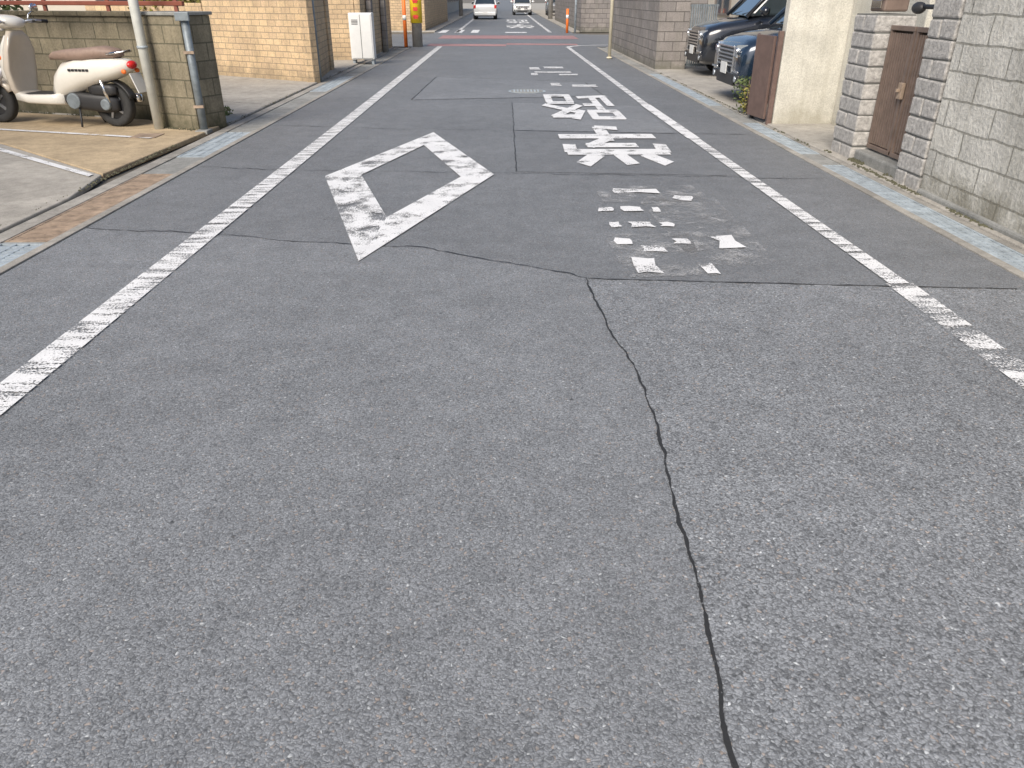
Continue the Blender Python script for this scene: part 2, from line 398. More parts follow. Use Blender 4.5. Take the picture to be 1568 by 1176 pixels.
ro=[stroke((.04,.95),(.44,.95),w,wy),stroke((.08,.99),(.08,.70),w),stroke((.40,.99),(.40,.70),w),stroke((.04,.72),(.44,.72),w,wy),
    stroke((.24,.70),(.24,.12),w),stroke((.24,.46),(.44,.46),w,wy),stroke((.07,.52),(.07,.10),w),stroke((.0,.08),(.46,.14),w,wy),
    stroke((.66,1.0),(.52,.68),w,wy),stroke((.62,.90),(.94,.90),w,wy),stroke((.92,.92),(.5,.48),w,wy),stroke((.60,.74),(1.0,.46),w,wy),
    stroke((.56,.38),(.94,.38),w,wy),stroke((.60,.38),(.60,.0),w),stroke((.90,.38),(.90,.0),w),stroke((.56,.05),(.94,.05),w,wy)]
glyph('school_route_marking',ro,.62,1.72,10.75,13.6,'paint')
gaku=[stroke((.12,.99),(.26,.78),w*1.3,wy*1.3),stroke((.44,1.0),(.50,.78),w*1.2,wy*1.2),stroke((.88,1.0),(.70,.78),w*1.3,wy*1.3),
    stroke((.02,.73),(.98,.73),w,wy*1.2),stroke((.06,.74),(.03,.54),w*1.2),stroke((.94,.74),(.93,.54),w*1.2),
    stroke((.26,.57),(.76,.57),w,wy),stroke((.74,.60),(.54,.42),w,wy),stroke((.0,.33),(1.0,.33),w,wy*1.15),
    stroke((.52,.46),(.52,.04),w*1.3),stroke((.56,.05),(.32,.09),w,wy)]
glyph('school_route_marking',gaku,.66,1.80,7.66,10.15,'paint')
def r4(x0,x1,y0,y1,s=.02): 
    j=lambda:random.uniform(-s,s)
    return [(x0+j(),y0+j()),((x0+x1)/2+j(),y0+j()),(x1+j(),y0+j()),(x1+j(),(y0+y1)/2),(x1+j(),y1+j()),((x0+x1)/2+j(),y1+j()),(x0+j(),y1+j()),(x0+j(),(y0+y1)/2)]
tsu=[r4(.745,.865,5.82,5.96),r4(.937,1.09,5.83,5.97),r4(1.158,1.24,5.81,5.94),
     r4(.769,.856,5.38,5.51),r4(.938,1.10,5.38,5.52),r4(1.154,1.25,5.38,5.5),
     r4(.761,.86,4.96,5.09),r4(1.164,1.262,4.94,5.07),r4(.935,1.065,4.78,4.92),
     r4(.83,.96,4.36,4.64,.03),r4(1.23,1.30,4.34,4.53,.02),r4(1.45,1.61,4.87,5.16,.03),
     r4(.93,1.33,6.44,6.6,.03),r4(1.42,1.56,6.18,6.32,.03)]
sheets('worn_school_route_marking',tsu,.010,'paintw')
sheets('faint_paint_residue',[r4(1.15,1.78,4.5,6.3,.08),r4(.8,1.7,6.1,6.75,.05),r4(.72,1.3,4.3,5.2,.03)],.0075,'faint')
sheets('far_worn_marking',[r4(.62,.85,18.6,19.2),r4(.95,1.4,18.9,19.4),r4(.7,1.5,17.8,18.1),r4(.6,.75,17.2,17.7),r4(.9,1.1,15.1,15.6),r4(1.3,1.75,14.9,15.3),r4(1.2,1.6,17.2,17.5)],.010,'line')
glyph('far_road_marking',gaku,.2,1.7,44,50,'paint'); glyph('far_road_marking',ro,.2,1.7,52,60,'paint')
mh=empty('manhole_cover',(.42,14.2,.006))
cyl('rim',(0,0,0),(0,0,.004),.33,'steel',mh,seg=40)
cyl('lid',(0,0,.0),(0,0,.008),.29,'gut',mh,seg=40)
boxes('lid_pattern',[(-.24+.06*i,-.21+.06*i,-.16,.16,.008,.013) for i in range(8)],'steel',mh)

# ------------------------------------------------------------------ gutters
def gutter(name,xin,xout,y0,y1,plates,sgn):
    g=empty(name)
    lip=.07
    box('kerb_lip',min(xin,xin+sgn*lip),max(xin,xin+sgn*lip),y0,y1,-.02,.012,'kerb',g,.004)
    a=xin+sgn*lip; ol=.13 if sgn<0 else .05
    box('outer_lip',min(xout,xout-sgn*ol),max(xout,xout-sgn*ol),y0,y1,-.02,.016,'kerb',g,.004)
    b=xout-sgn*ol
    lo,hi=min(a,b),max(a,b)
    ys=y0;cov=[]
    segs=sorted(plates)+[(y1,y1,None)]
    for (p0,p1,k) in segs:
        y=ys
        while y<p0-.01:
            e=min(y+.6,p0); cov.append((lo+.003,hi-.003,y+.004,e-.004,-.02,.006+random.uniform(-.002,.002))); y=e
        ys=p1
    boxes('concrete_covers',cov,'gut',g,.003)
    for (p0,p1,k) in plates:
        box('drain_void',lo,hi,p0,p1,-.025,-.022,'dark',g)
        fr=[(lo,lo+.02,p0,p1,-.016,.010),(hi-.02,hi,p0,p1,-.016,.010)]
        n=int((p1-p0)/1.0)+1
        for i in range(n+1):
            yy=p0+(p1-p0)*i/n; fr.append((lo+.021,hi-.021,max(p0,yy-.012),min(p1,yy+.012),-.014,.0105))
        if k=='bars':
            y=p0+.03
            while y<p1-.03: fr.append((lo+.022,hi-.022,y,y+.019,-.012,.008)); y+=.035
            boxes('grating',fr,'rust',g)
        else:
            boxes('plate_frame',fr,'steel',g)
            pl=[];y=p0+.014;c3=(hi-lo-.046)/3
            while y<p1-.07:
                pl.append((lo+.023,hi-.023,y,y+.038,-.010,.007)); y+=.055
            boxes('pierced_plate',pl,'steel',g)
            boxes('plate_spines',[(lo+.023+c3*q-.014,lo+.023+c3*q+.014,p0+.013,p1-.013,-.008,.009) for q in(1,2)],'steel',g)
    return g
gutter('drainage_gutter',RL,-3.55,-6,27,[(3.2,5.0,'plate'),(5.05,7.25,'bars'),(8.1,9.7,'plate'),(14.2,17,'plate')],-1)
gutter('drainage_gutter',RR,3.42,-6,27,[(2.5,7.6,'plate'),(8.2,10.4,'plate'),(12.2,17.5,'plate')],1)

# ------------------------------------------------------------------ pavements / lots
def slab(name,pts,z0,z1,mat,bev=.02):
    n=len(pts);a=sum(pts[i][0]*pts[(i+1)%n][1]-pts[(i+1)%n][0]*pts[i][1] for i in range(n))
    if a<0: pts=pts[::-1]
    V=[(p[0],p[1],z0) for p in pts]+[(p[0],p[1],z1) for p in pts]
    F=[tuple(range(n))[::-1],tuple(range(n,2*n))]+[(i,(i+1)%n,n+(i+1)%n,n+i) for i in range(n)]
    return mesh(name,V,F,mat,bevel=bev,segs=3)
slab('parking_pavement',[(-3.56,-6),(-3.56,6.2),(-3.72,7.1),(-5.6,8.75),(-16,13),(-16,-6)],-.02,.035,'conc',.012)
slab('parking_pavement',[(-3.725,7.13),(-3.62,9.7),(-3.62,10.2),(-16,14.5),(-16,13.03),(-5.6,8.78)],-.02,.037,'conc_sun',.012)
slab('driveway_pavement',[(-3.58,10.3),(-3.58,27),(-16,27),(-16,14.6)],-.02,.035,'conc')
sheets('parking_bay_line',[[(-5.9,8.72),(-3.78,6.98),(-3.78,7.07),(-5.9,8.83)],[(-9,10.55),(-4.1,9.05),(-4.05,9.12),(-9,10.64)]],.045,'paintw')
slab('side_pavement',[(3.43,-6),(3.43,27),(16,27),(16,-6)],-.02,.03,'conc')
slab('far_pavement',[(-3.2,39),(-3.2,200),(-16,200),(-16,39)],-.02,.05,'conc')
slab('far_pavement',[(3.2,39),(3.2,200),(16,200),(16,39)],-.02,.05,'conc')
ribbon('pavement_joint',[(-3.7,12.2),(-8,14.2)],.015,.039,'crack',.0)
box('water_meter_cover',-4.35,-4.05,9.1,9.4,.037,.046,'rust',None,.004)
def litter(name,a,b,wd,n,seed,z=.0,hmax=.03,mat='moss'):
    rnd=random.Random(seed);a=Vector(a);b=Vector(b);d=(b-a).normalized();nn=Vector((-d.y,d.x));V=[];F=[]
    for i in range(n):
        t_=rnd.random();p=a.lerp(b,t_)+nn*rnd.gauss(0,wd)
        if mnoise.noise(Vector((p.x*2,p.y*1.6,seed)))<-.05: continue
        s=rnd.uniform(.004,.018);h=rnd.uniform(.003,hmax);k=len(V)
        for q in range(5):
            an=q*1.2566+rnd.uniform(-.3,.3);V.append((p.x+s*math.cos(an),p.y+s*math.sin(an)*1.3,z-.002))
        V.append((p.x,p.y,z+h))
        for q in range(5): F.append((k+q,k+(q+1)%5,k+5))
    return mesh(name,V,F,mat)
litter('moss_and_dirt',(3.462,.5),(3.462,8.3),.010,1300,1,.03,.015)
litter('moss_and_dirt',(3.60,6.84),(3.54,7.8),.03,500,2,.03,.03)
litter('moss_and_dirt',(-3.60,3),(-3.66,9.7),.02,350,3,.03,.012)
litter('moss_and_dirt',(-3.60,10.3),(-3.60,20),.02,500,4,.03,.012)
litter('moss_and_dirt',(3.43,8.5),(3.43,18),.025,600,5,.02,.012)
litter('moss_and_dirt',(-4.3,9.9),(-3.8,9.68),.02,200,6,.035,.02)
litter('moss_and_dirt',(-4.5,10.5),(-9,12.2),.03,900,9,.035,.02)

# ------------------------------------------------------------------ left side walls
g=empty('concrete_block_wall')
wall('wall_body',(-4.36,10.55),(-11,13.0),.14,0,1.27,'wall_moss',g,side=-1)
wall('coping',(-4.36,10.52),(-11,12.97),.2,1.272,1.33,'wall_moss',g,side=-1)
g=empty('wall_end_pier')
wall('pier_face',(-4.36,9.98),(-3.76,9.72),.5,0,1.30,'wall_moss',g)
wall('pier_coping',(-4.38,9.96),(-3.74,9.69),.55,1.302,1.34,'gut',g)
g=empty('fence_railing')
for z in(1.40,1.55): wall('rail_%d'%int(z*100),(-3.8,10.0),(-11,12.8),.05,z,z+.05,'rail',g,side=-1)
for i in range(8):
    a=Vector((-3.9,10.05)).lerp(Vector((-10.8,12.75)),i/7); box('post_%d'%i,a.x-.02,a.x+.02,a.y,a.y+.04,1.335,1.75,'rail',g)
g=empty('drain_pipe'); cyl('pipe',(-4.28,9.80,0),(-4.28,9.80,2.6),.055,'pipe',g); cyl('clip',(-4.28,9.80,.95),(-4.28,9.80,.98),.062,'steel',g)
g=empty('gate_post_pipe'); cyl('pipe',(-3.68,9.68,0),(-3.68,9.68,1.32),.045,'pipe2',g); box('hinge_plate',-3.76,-3.60,9.6,9.64,1.25,1.34,'pipe2',g,.005); box('foot',-3.75,-3.60,9.55,9.75,0,.05,'gut',g,.01)
boxes('brackets',[(-3.74,-3.62,9.625,9.66,z,z+.03) for z in(.3,.9)],'rust',g)
g=empty('tile_boundary_wall')
wall('wall_camera_side',(-6.1,17.1),(-3.62,15.5),.16,0,1.75,'wall_tan_sun',g)
wall('wall_road_side',(-3.6,15.52),(-3.85,18.1),.16,0,1.75,'wall_tan_sun',g)
wall('wall_low',(-9.5,19.2),(-6.12,17.1),.16,0,1.38,'wall_tan_sun',g)
cyl('green_pipe',(-3.57,15.75,0),(-3.57,15.75,1.9),.04,'pipe2',g)
g=empty('gate_pier'); box('pier',-4.1,-3.82,18.15,18.45,0,1.8,'wall_tan_sun',g,.01)
g=empty('meter_cabinet')
box('body',-3.72,-3.16,20.1,20.45,.12,1.15,'white',g,.015); box('door',-3.69,-3.19,20.085,20.099,.15,1.12,'white',g,.004)
box('door_gap',-3.45,-3.44,20.080,20.084,.15,1.12,'black',g); boxes('legs',[(-3.70,-3.64,20.15,20.4,0.0,.12),(-3.24,-3.18,20.15,20.4,.0,.12)],'steel',g)
boxes('vent_slots',[(-3.65,-3.50,20.079,20.084,z,z+.012) for z in(.9,.93,.96,.99)],'black',g)
g=empty('block_wall'); box('body',-3.75,-3.6,21.2,26.8,0,1.6,'wall_tan_sun',g,.01)
box('return',-8,-3.76,21.2,21.35,0,1.6,'wall_tan_sun',g,.01)
boxes('pilasters',[(-3.58,-3.45,22.,22.3,0,1.7),(-3.58,-3.45,24.5,24.8,0,1.7)],'wall_grey',g,.01)
g=empty('bollard_post'); cyl('post',(-3.25,27.6,0),(-3.25,27.6,1.7),.06,'orange',g); cyl('band',(-3.25,27.6,.8),(-3.25,27.6,.95),.063,'white',g)
g=empty('utility_pole'); cyl('pole',(-2.86,27.6,0),(-2.86,27.6,9),.17,'utility',g,.12,seg=28)
cyl('yellow_warning_sleeve',(-2.86,27.6,.72),(-2.86,27.6,2.6),.195,'yellow',g,seg=28)
boxes('sleeve_lettering',[(-2.93,-2.79,27.39,27.399,z,z+.11) for z in(.85,1.08,1.31,1.54)]+[(-2.96,-2.76,27.382,27.389,z+.05,z+.08) for z in(.85,1.31)],'blacktext',g)
g=empty('utility_pole'); cyl('pole',(3.4,60,0),(3.4,60,9),.17,'utility',g,.12)
g=empty('utility_pole'); cyl('pole',(-3.5,70,0),(-3.5,70,9),.17,'utility',g,.12)
def shrub(name,c,r,h,n,mat,ls=.05,seed=1):
    rnd=random.Random(seed);g=empty(name,c)
    for i in range(7):
        a=rnd.uniform(0,6.28); tube('stem_%d'%i,[(0,0,0),(math.cos(a)*r*.3,math.sin(a)*r*.3,h*.5),(math.cos(a)*r*.6,math.sin(a)*r*.6,h*.9)],.004 if h<.8 else .01,'gate',g,6)
    V=[];F=[]
    for i in range(n):
        a=rnd.uniform(0,6.28);z=rnd.uniform(.05,1);rr=r*math.sqrt(rnd.random())*(1.1-abs(z-.6))
        lump=1+.35*mnoise.noise(Vector((math.cos(a)*2,math.sin(a)*2,z*3+seed)))
        p=Vector((math.cos(a)*rr*lump,math.sin(a)*rr*lump,z*h))
        d=Vector((rnd.uniform(-1,1),rnd.uniform(-1,1),rnd.uniform(-.3,1))).normalized();u=d.orthogonal().normalized()
        s=ls*rnd.uniform(.6,1.4);k=len(V);V+=[p-d*s,p+u*s*.4,p+d*s,p-u*s*.4];F.append((k,k+1,k+2,k+3))
    mesh('leaves',V,F,mat,g); return g
shrub('garden_shrub',(-7.2,18.6,0),.9,1.9,2600,'leafy',.07,3)
shrub('garden_shrub',(-9,14,0),.9,2.0,2200,'leaf',.07,4)
shrub('weeds',(3.44,11.3,.02),.17,.5,300,'leaf',.028,5)
shrub('weeds',(3.42,11.1,.02),.13,.38,150,'leafy',.025,6)
shrub('weeds',(-3.85,11.0,.02),.1,.12,80,'leaf',.03,8)

# ------------------------------------------------------------------ right side
g=empty('white_block_wall')
box('wall_body',3.50,3.68,-6,6.34,.0,1.95,'wall_white',g,.01)
box('footing',3.47,3.70,-6,6.33,-.02,.07,'gut',g,.02)
def pillar(name,x0,x1,y0,y1,h,mat='pillar'):
    g=empty(name);L=[];z=0;row=.15;i=0
    box('mortar_core',x0+.012,x1-.012,y0+.012,y1-.012,0,h-.01,'mortar',g)
    while z<h-.05:
        zt=min(z+row-.012,h)
        if i%2: L.append((x0,x1,y0,y1,z,zt))
        else:
            m=(y0+y1)/2+.02; L+= [(x0,x1,y0,m-.005,z,zt),(x0,x1,m+.005,y1,z,zt)]
        z+=row;i+=1
    boxes('blocks',L,mat,g,.014,jit=.005); return g
pillar('gate_pillar',3.50,3.86,6.38,6.80,1.95)
pillar('gate_pillar',3.52,3.90,7.82,8.32,1.36)
g=empty('entrance_gate')
bars=[];G0=3.66
for (a,b) in((6.84,7.29),(7.32,7.79)):
    y=a+.04
    bars+=[(G0,G0+.04,a,a+.03,.16,1.22),(G0,G0+.04,b-.03,b,.16,1.22)]
    while y<b-.045: bars.append((G0+.005,G0+.03,y,y+.026,.2,1.2)); y+=.046
boxes('slats',bars,'gate',g)
boxes('frames',[(G0-.005,G0+.045,a,b,z,z+.04) for (a,b) in((6.84,7.29),(7.32,7.79)) for z in(.15,1.22)],'gate',g,.004)
box('backing_sheet',G0+.046,G0+.052,6.85,7.78,.17,1.23,'gateback',g)
boxes('lock_handle',[(G0-.04,G0-.006,7.26,7.34,.66,.80),(G0-.07,G0-.04,7.28,7.31,.72,.75)],'rust',g,.006)
box('entrance_step',3.55,4.6,6.82,7.80,.0,.13,'gut',None,.02)
g=empty('letter_box'); box('box',3.60,3.84,7.9,8.2,1.37,1.50,'gate',g,.02); box('hood',3.56,3.87,7.87,8.23,1.501,1.53,'black',g,.01); box('flap',3.59,3.599,7.95,8.15,1.40,1.47,'chrome',g,.003)
g=empty('wall_lamp'); tube('arm',[(3.8,6.9,1.36),(3.72,7.05,1.42),(3.66,7.3,1.42)],.02,'black',g); ball('lamp_head',(3.66,7.35,1.41),.05,.09,.05,'black',g)
g=empty('plaster_wall')
box('face',3.49,5.6,10.18,10.34,0,1.9,'plaster',g,.012)
box('house_side_wall',4.25,4.40,8.34,10.16,0,2.2,'plaster',g,.012)
g=empty('folding_gate')
box('post_near',3.42,3.48,10.2,10.26,0,1.12,'gate2',g,.005)
wall('panel_a',(3.43,10.30),(3.36,10.80),.035,.07,1.06,'gate2',g,.004); wall('panel_b',(3.38,10.82),(3.48,11.15),.035,.07,1.06,'gate2',g,.004)
cyl('caster',(3.40,10.8,.0),(3.40,10.8,.06),.03,'black',g)
g=empty('grey_block_wall')
box('road_face',3.44,3.60,18.6,26.5,0,1.55,'wall_grey',g,.01)
box('camera_face',3.44,4.12,18.4,18.58,0,1.5,'wall_grey',g,.01)
boxes('coping',[(3.41,3.63,18.37,26.5,1.552,1.62)],'wall_grey',g,.01)
g=empty('slatted_gate'); boxes('slats',[(4.16+.05*i,4.19+.05*i,18.45,18.48,.08,1.35) for i in range(12)],'pipe2',g); boxes('frame',[(4.13,4.77,18.485,18.51,z,z+.04) for z in(.1,1.3)],'pipe2',g)
g=empty('street_pole'); cyl('pole',(2.86,22,0),(2.86,22,4),.045,'cream',g); ball('base_ring',(2.86,22,.03),.08,.08,.03,'cream',g)
g=empty('corner_block_wall'); box('cam_face',3.6,14,38.6,38.8,0,1.7,'wall_grey',g,.01); box('road_face',3.6,3.78,38.81,58,0,1.7,'wall_grey',g,.01)
g=empty('corner_block_wall'); box('cam_face',-14,-3.7,39.6,39.8,0,1.4,'wall_tan_sun',g,.01); box('road_face',-3.88,-3.7,39.81,56,0,1.4,'wall_tan_sun',g,.01)
g=empty('street_sign_post'); cyl('pole',(3.3,38,0),(3.3,38,3.5),.05,'steel',g); cyl('round_sign',(3.3,37.93,2.9),(3.3,37.96,2.9),.3,'redp',g,seg=32); cyl('sign_center',(3.3,37.92,2.9),(3.3,37.929,2.9),.2,'white',g,seg=32)
g=empty('bollard_post'); cyl('post',(2.95,38.2,0),(2.95,38.2,1.0),.06,'orange',g); cyl('band',(2.95,38.2,.6),(2.95,38.2,.75),.063,'white',g)

# ------------------------------------------------------------------ houses
def house(name,x0,x1,y0,y1,h,wm,face):
    g=empty(name); box('walls',x0,x1,y0,y1,0,h,wm,g,.02)
    xm=(x0+x1)/2;e=.45;rh=1.6
    V=[(x0-e,y0-e,h+.01),(x1+e,y0-e,h+.01),(x1+e,y1+e,h+.01),(x0-e,y1+e,h+.01),(xm,y0+1.8,h+rh),(xm,y1-1.8,h+rh)]
    mesh('roof',V,[(0,1,4),(1,2,5,4),(2,3,5),(3,0,4,5),(3,2,1,0)],'roof',g)
    xf=x0 if face<0 else x1
    fr=[];gl=[]
    n=max(1,int((y1-y0)/3))
    for s in(0,1):
        for i in range(n):
            yc=y0+(i+.5)*(y1-y0)/n;z=1.0+s*2.7
            if z+1.1>h: continue
            a,b=(xf-.05,xf+.02) if face<0 else (xf-.02,xf+.05)
            fr+=[(a,b,yc-.85,yc-.79,z,z+1.1),(a,b,yc+.79,yc+.85,z,z+1.1),(a,b,yc-.789,yc+.789,z,z+.06),(a,b,yc-.789,yc+.789,z+1.04,z+1.1),(a,b,yc-.03,yc+.03,z+.061,z+1.039)]
            c,d=(xf-.02,xf+.01) if face<0 else (xf-.01,xf+.02)
            gl.append((c,d,yc-.788,yc+.788,z+.062,z+1.038))
    boxes('window_frames',fr,'frame',g); boxes('window_glass',gl,'win',g)
    return g
house('house',6.8,13,-14,1.5,5.6,'house1',-1)
house('house',6.8,13,2.2,9.8,5.6,'house3',-1)
house('house',9.6,16,10.6,18.2,5.6,'house2',-1)
house('house',6.5,13,19.2,26.6,5.6,'house1',-1)
house('house',5.2,12,39.6,50,6,'house2',-1)
house('house',5.2,12,52,64,6,'house3',-1)
house('house',5.2,12,66,100,6,'house1',-1)
house('house',-16,-9.8,-2,9,5.4,'house2',1)
house('house',-16,-9.6,20,27,5.8,'house1',1)
house('house',-14,-5.2,41,52,6,'house3',1)
house('house',-14,-5.2,54,68,6,'house1',1)
house('house',-14,-5.2,70,105,6,'house2',1)

# ------------------------------------------------------------------ cars
def car(name,loc,rz,paint,L=4.6,W=1.7,H=1.85,hood=1.0,style='van',grille='chrome'):
    g=empty(name,loc,rz);hw=W/2
    def ring(x,w_,zb,zt):
        return ringx(x,(zb+zt)/2,w_,(zt-zb)/2,e=5.5,seg=28)
    st=[(0,.86,.36,hood*.70),(-.03,.92,.27,hood*.80),(-.12,.965,.22,hood*.90),(-.35,.99,.20,hood*.965),(-.95,1,.19,hood*1.06),(-1.15,1,.19,hood*1.10),(-2.5,1,.19,hood*1.13),(-L+.25,1,.20,hood*1.13),(-L+.06,.97,.25,hood*1.08),(-L,.9,.35,hood*.95)]
    loft('body',[ring(x,w_*hw,zb,zt) for x,w_,zb,zt in st],paint,g)
    zb=hood*1.07;zt=H
    if style=='van': bx0,tx0,bx1,tx1=-.85,-1.55,-L+.10,-L+.28
    else: bx0,tx0,bx1,tx1=-1.05,-1.95,-L+.45,-L+1.25
    bw,tw=hw*.93,hw*.76
    V=[(bx0,-bw*.9,zb),(bx0,bw*.9,zb),(bx1,bw,zb),(bx1,-bw,zb),(tx0,-tw,zt-.06),(tx0,tw,zt-.06),(tx1,tw,zt-.06),(tx1,-tw,zt-.06)]
    mesh('glasshouse',V,[(0,3,2,1),(4,5,6,7),(0,1,5,4),(1,2,6,5),(2,3,7,6),(3,0,4,7)],'glass',g,bevel=.06,segs=3)
    loft('roof_panel',[ringx(x,z,w_,hh,e=4,seg=24) for x,z,w_,hh in((tx0+.06,zt-.07,tw*.9,.015),(tx0-.05,zt-.045,tw*1.01,.04),((tx0+tx1)/2,zt-.02,tw*1.04,.06),(tx1+.05,zt-.045,tw*1.02,.045),(tx1-.06,zt-.07,tw*.95,.02))],paint,g)
    for s in(-1,1):
        tube('a_pillar',[(bx0+.02,s*bw*.92,zb),( (bx0+tx0)/2,s*(bw*.9+tw)/2*1.01,(zb+zt)/2),(tx0,s*tw*1.01,zt-.07)],.035,paint,g)
        for k,xx in enumerate((-2.15,-3.15)):
            if tx1<xx<tx0: tube('pillar',[(xx,s*bw*1.005,zb-.02),(xx-.03,s*tw*1.03,zt-.07)],.035,paint,g)
        tube('d_pillar',[(bx1-.0,s*bw*1.0,zb-.02),(tx1,s*tw*1.01,zt-.07)],.05,paint,g)
        ball('mirror',(bx0-.25,s*(hw+.12),zb+.10),.08,.12,.09,paint,g); box('mirror_glass',bx0-.335,bx0-.325,s*(hw+.12)-.08,s*(hw+.12)+.08,zb+.04,zb+.16,'glass',g)
        cyl('mirror_arm',(bx0-.25,s*hw*.95,zb+.04),(bx0-.25,s*(hw+.08),zb+.07),.02,'black',g)
        hz=hood*.74
        R_=[]
        for (dx,yy,h0) in((.012,.50,.055),(.0,.66,.085),(-.10,.84,.095),(-.28,.965,.07)):
            R_.append([(dx+.015,s*hw*yy,hz-h0),(dx+.015,s*hw*yy,hz+h0),(dx-.06,s*hw*yy*.96,hz+h0),(dx-.06,s*hw*yy*.96,hz-h0)])
        loft('headlamp',R_,'lamp',g,smooth=False)
        cyl('headlamp_projector',(.0,s*hw*.66,hz),(.035,s*hw*.66,hz),.05,'chrome',g)
        box('fog_recess',-.06,.012,s*hw*.72-.14,s*hw*.72+.14,.30,.42,'black',g,.02)
        cyl('fog_lamp',(.0,s*hw*.72,.36),(.022,s*hw*.72,.36),.04,'lamp',g)
        box('chrome_corner',.0,.024,s*hw*.70-.17,s*hw*.70+.17,.45,.475,'chrome',g,.005)
        box('sill',-L+.9,-.9,s*hw-.02 if s>0 else -hw-.012,s*hw+.012 if s>0 else -hw+.02,.17,.26,'black',g,.01)
        for xx in(-1.75,-2.75): box('door_gap',xx-.004,xx+.004,min(s*(hw-.02),s*(hw+.002)),max(s*(hw-.02),s*(hw+.002)),.3,hood*1.02,'black',g)
        for xx in(-2.05,-3.0): box('door_handle',xx-.09,xx+.09,min(s*(hw-.0),s*(hw+.03)),max(s*(hw),s*(hw+.03)),hood*.93,hood*.93+.03,paint,g,.008)
        box('tail_lamp',-L-.01,-L+.14,min(s*hw*.78,s*hw*.97),max(s*hw*.78,s*hw*.97),.72,1.25 if style=='van' else .95,'redp',g,.02)
        for k,xx in enumerate((-.82,-L+.85)):
            cyl('wheel_arch',(xx,s*(hw-.24),.33),(xx,s*(hw+.004),.33),.385,'black',g,seg=36)
            wheel('wheel',xx,s*(hw-.10),.325,.22,g)
    gz0,gz1=hood*.50,hood*.80
    box('grille',-.06,.012,-hw*.52,hw*.52,gz0,gz1,'black',g,.02)
    n=5;boxes('grille_bars',[(.0,.028,-hw*.50,hw*.50,gz0+.02+(gz1-gz0-.04)*i/n,gz0+.045+(gz1-gz0-.04)*i/n) for i in range(n+1)],grille,g,.004)
    boxes('grille_verticals',[(.0,.03,s*hw*.52-.015,s*hw*.52+.015,gz0-.06,gz1+.01) for s in(-1,1)],grille,g,.004)
    box('lower_intake',-.06,.010,-hw*.55,hw*.55,.25,.42,'black',g,.02)
    box('number_plate',.03,.04,-.165,.165,.40,.565,'white',g,.004)
    box('rear_plate',-L-.055,-L-.042,-.165,.165,.32,.485,'white',g,.004)
    box('rear_bumper',-L-.04,-L+.1,-hw*.9,hw*.9,.27,.5,paint,g,.04)
    if style=='van': box('rear_window',-L+.07,-L+.09,-hw*.7,hw*.7,hood*1.14,H-.2,'glass',g)
    for s in(-.35,.25): cyl('wiper',(bx0-.03,s,zb+.035),(bx0-.10,s+.42,zb+.09),.008,'black',g)
    return g
PI=math.pi
car('parked_minivan',(4.0,17.25,.03),PI,'car_black',L=4.7,W=1.72,H=1.88,hood=1.04)
car('parked_car',(3.50,12.75,.03),PI,'car_blue',L=4.6,W=1.70,H=1.80,hood=1.0)
car('parked_car',(-1.3,65,0),PI/2,'car_white',L=4.2,W=1.7,H=1.5,hood=.9,style='sedan')
car('oncoming_car',(1.75,75,0),-PI/2,'car_white',L=4.2,W=1.7,H=1.55,hood=.92)
car('parked_minivan',(-5.1,58,.05),-PI/2,'car_silver',L=4.2,W=1.7,H=1.7,hood=.95)
car('parked_car',(4.6,70,.05),-PI/2,'car_silver',L=4.2,W=1.7,H=1.7,hood=.95)

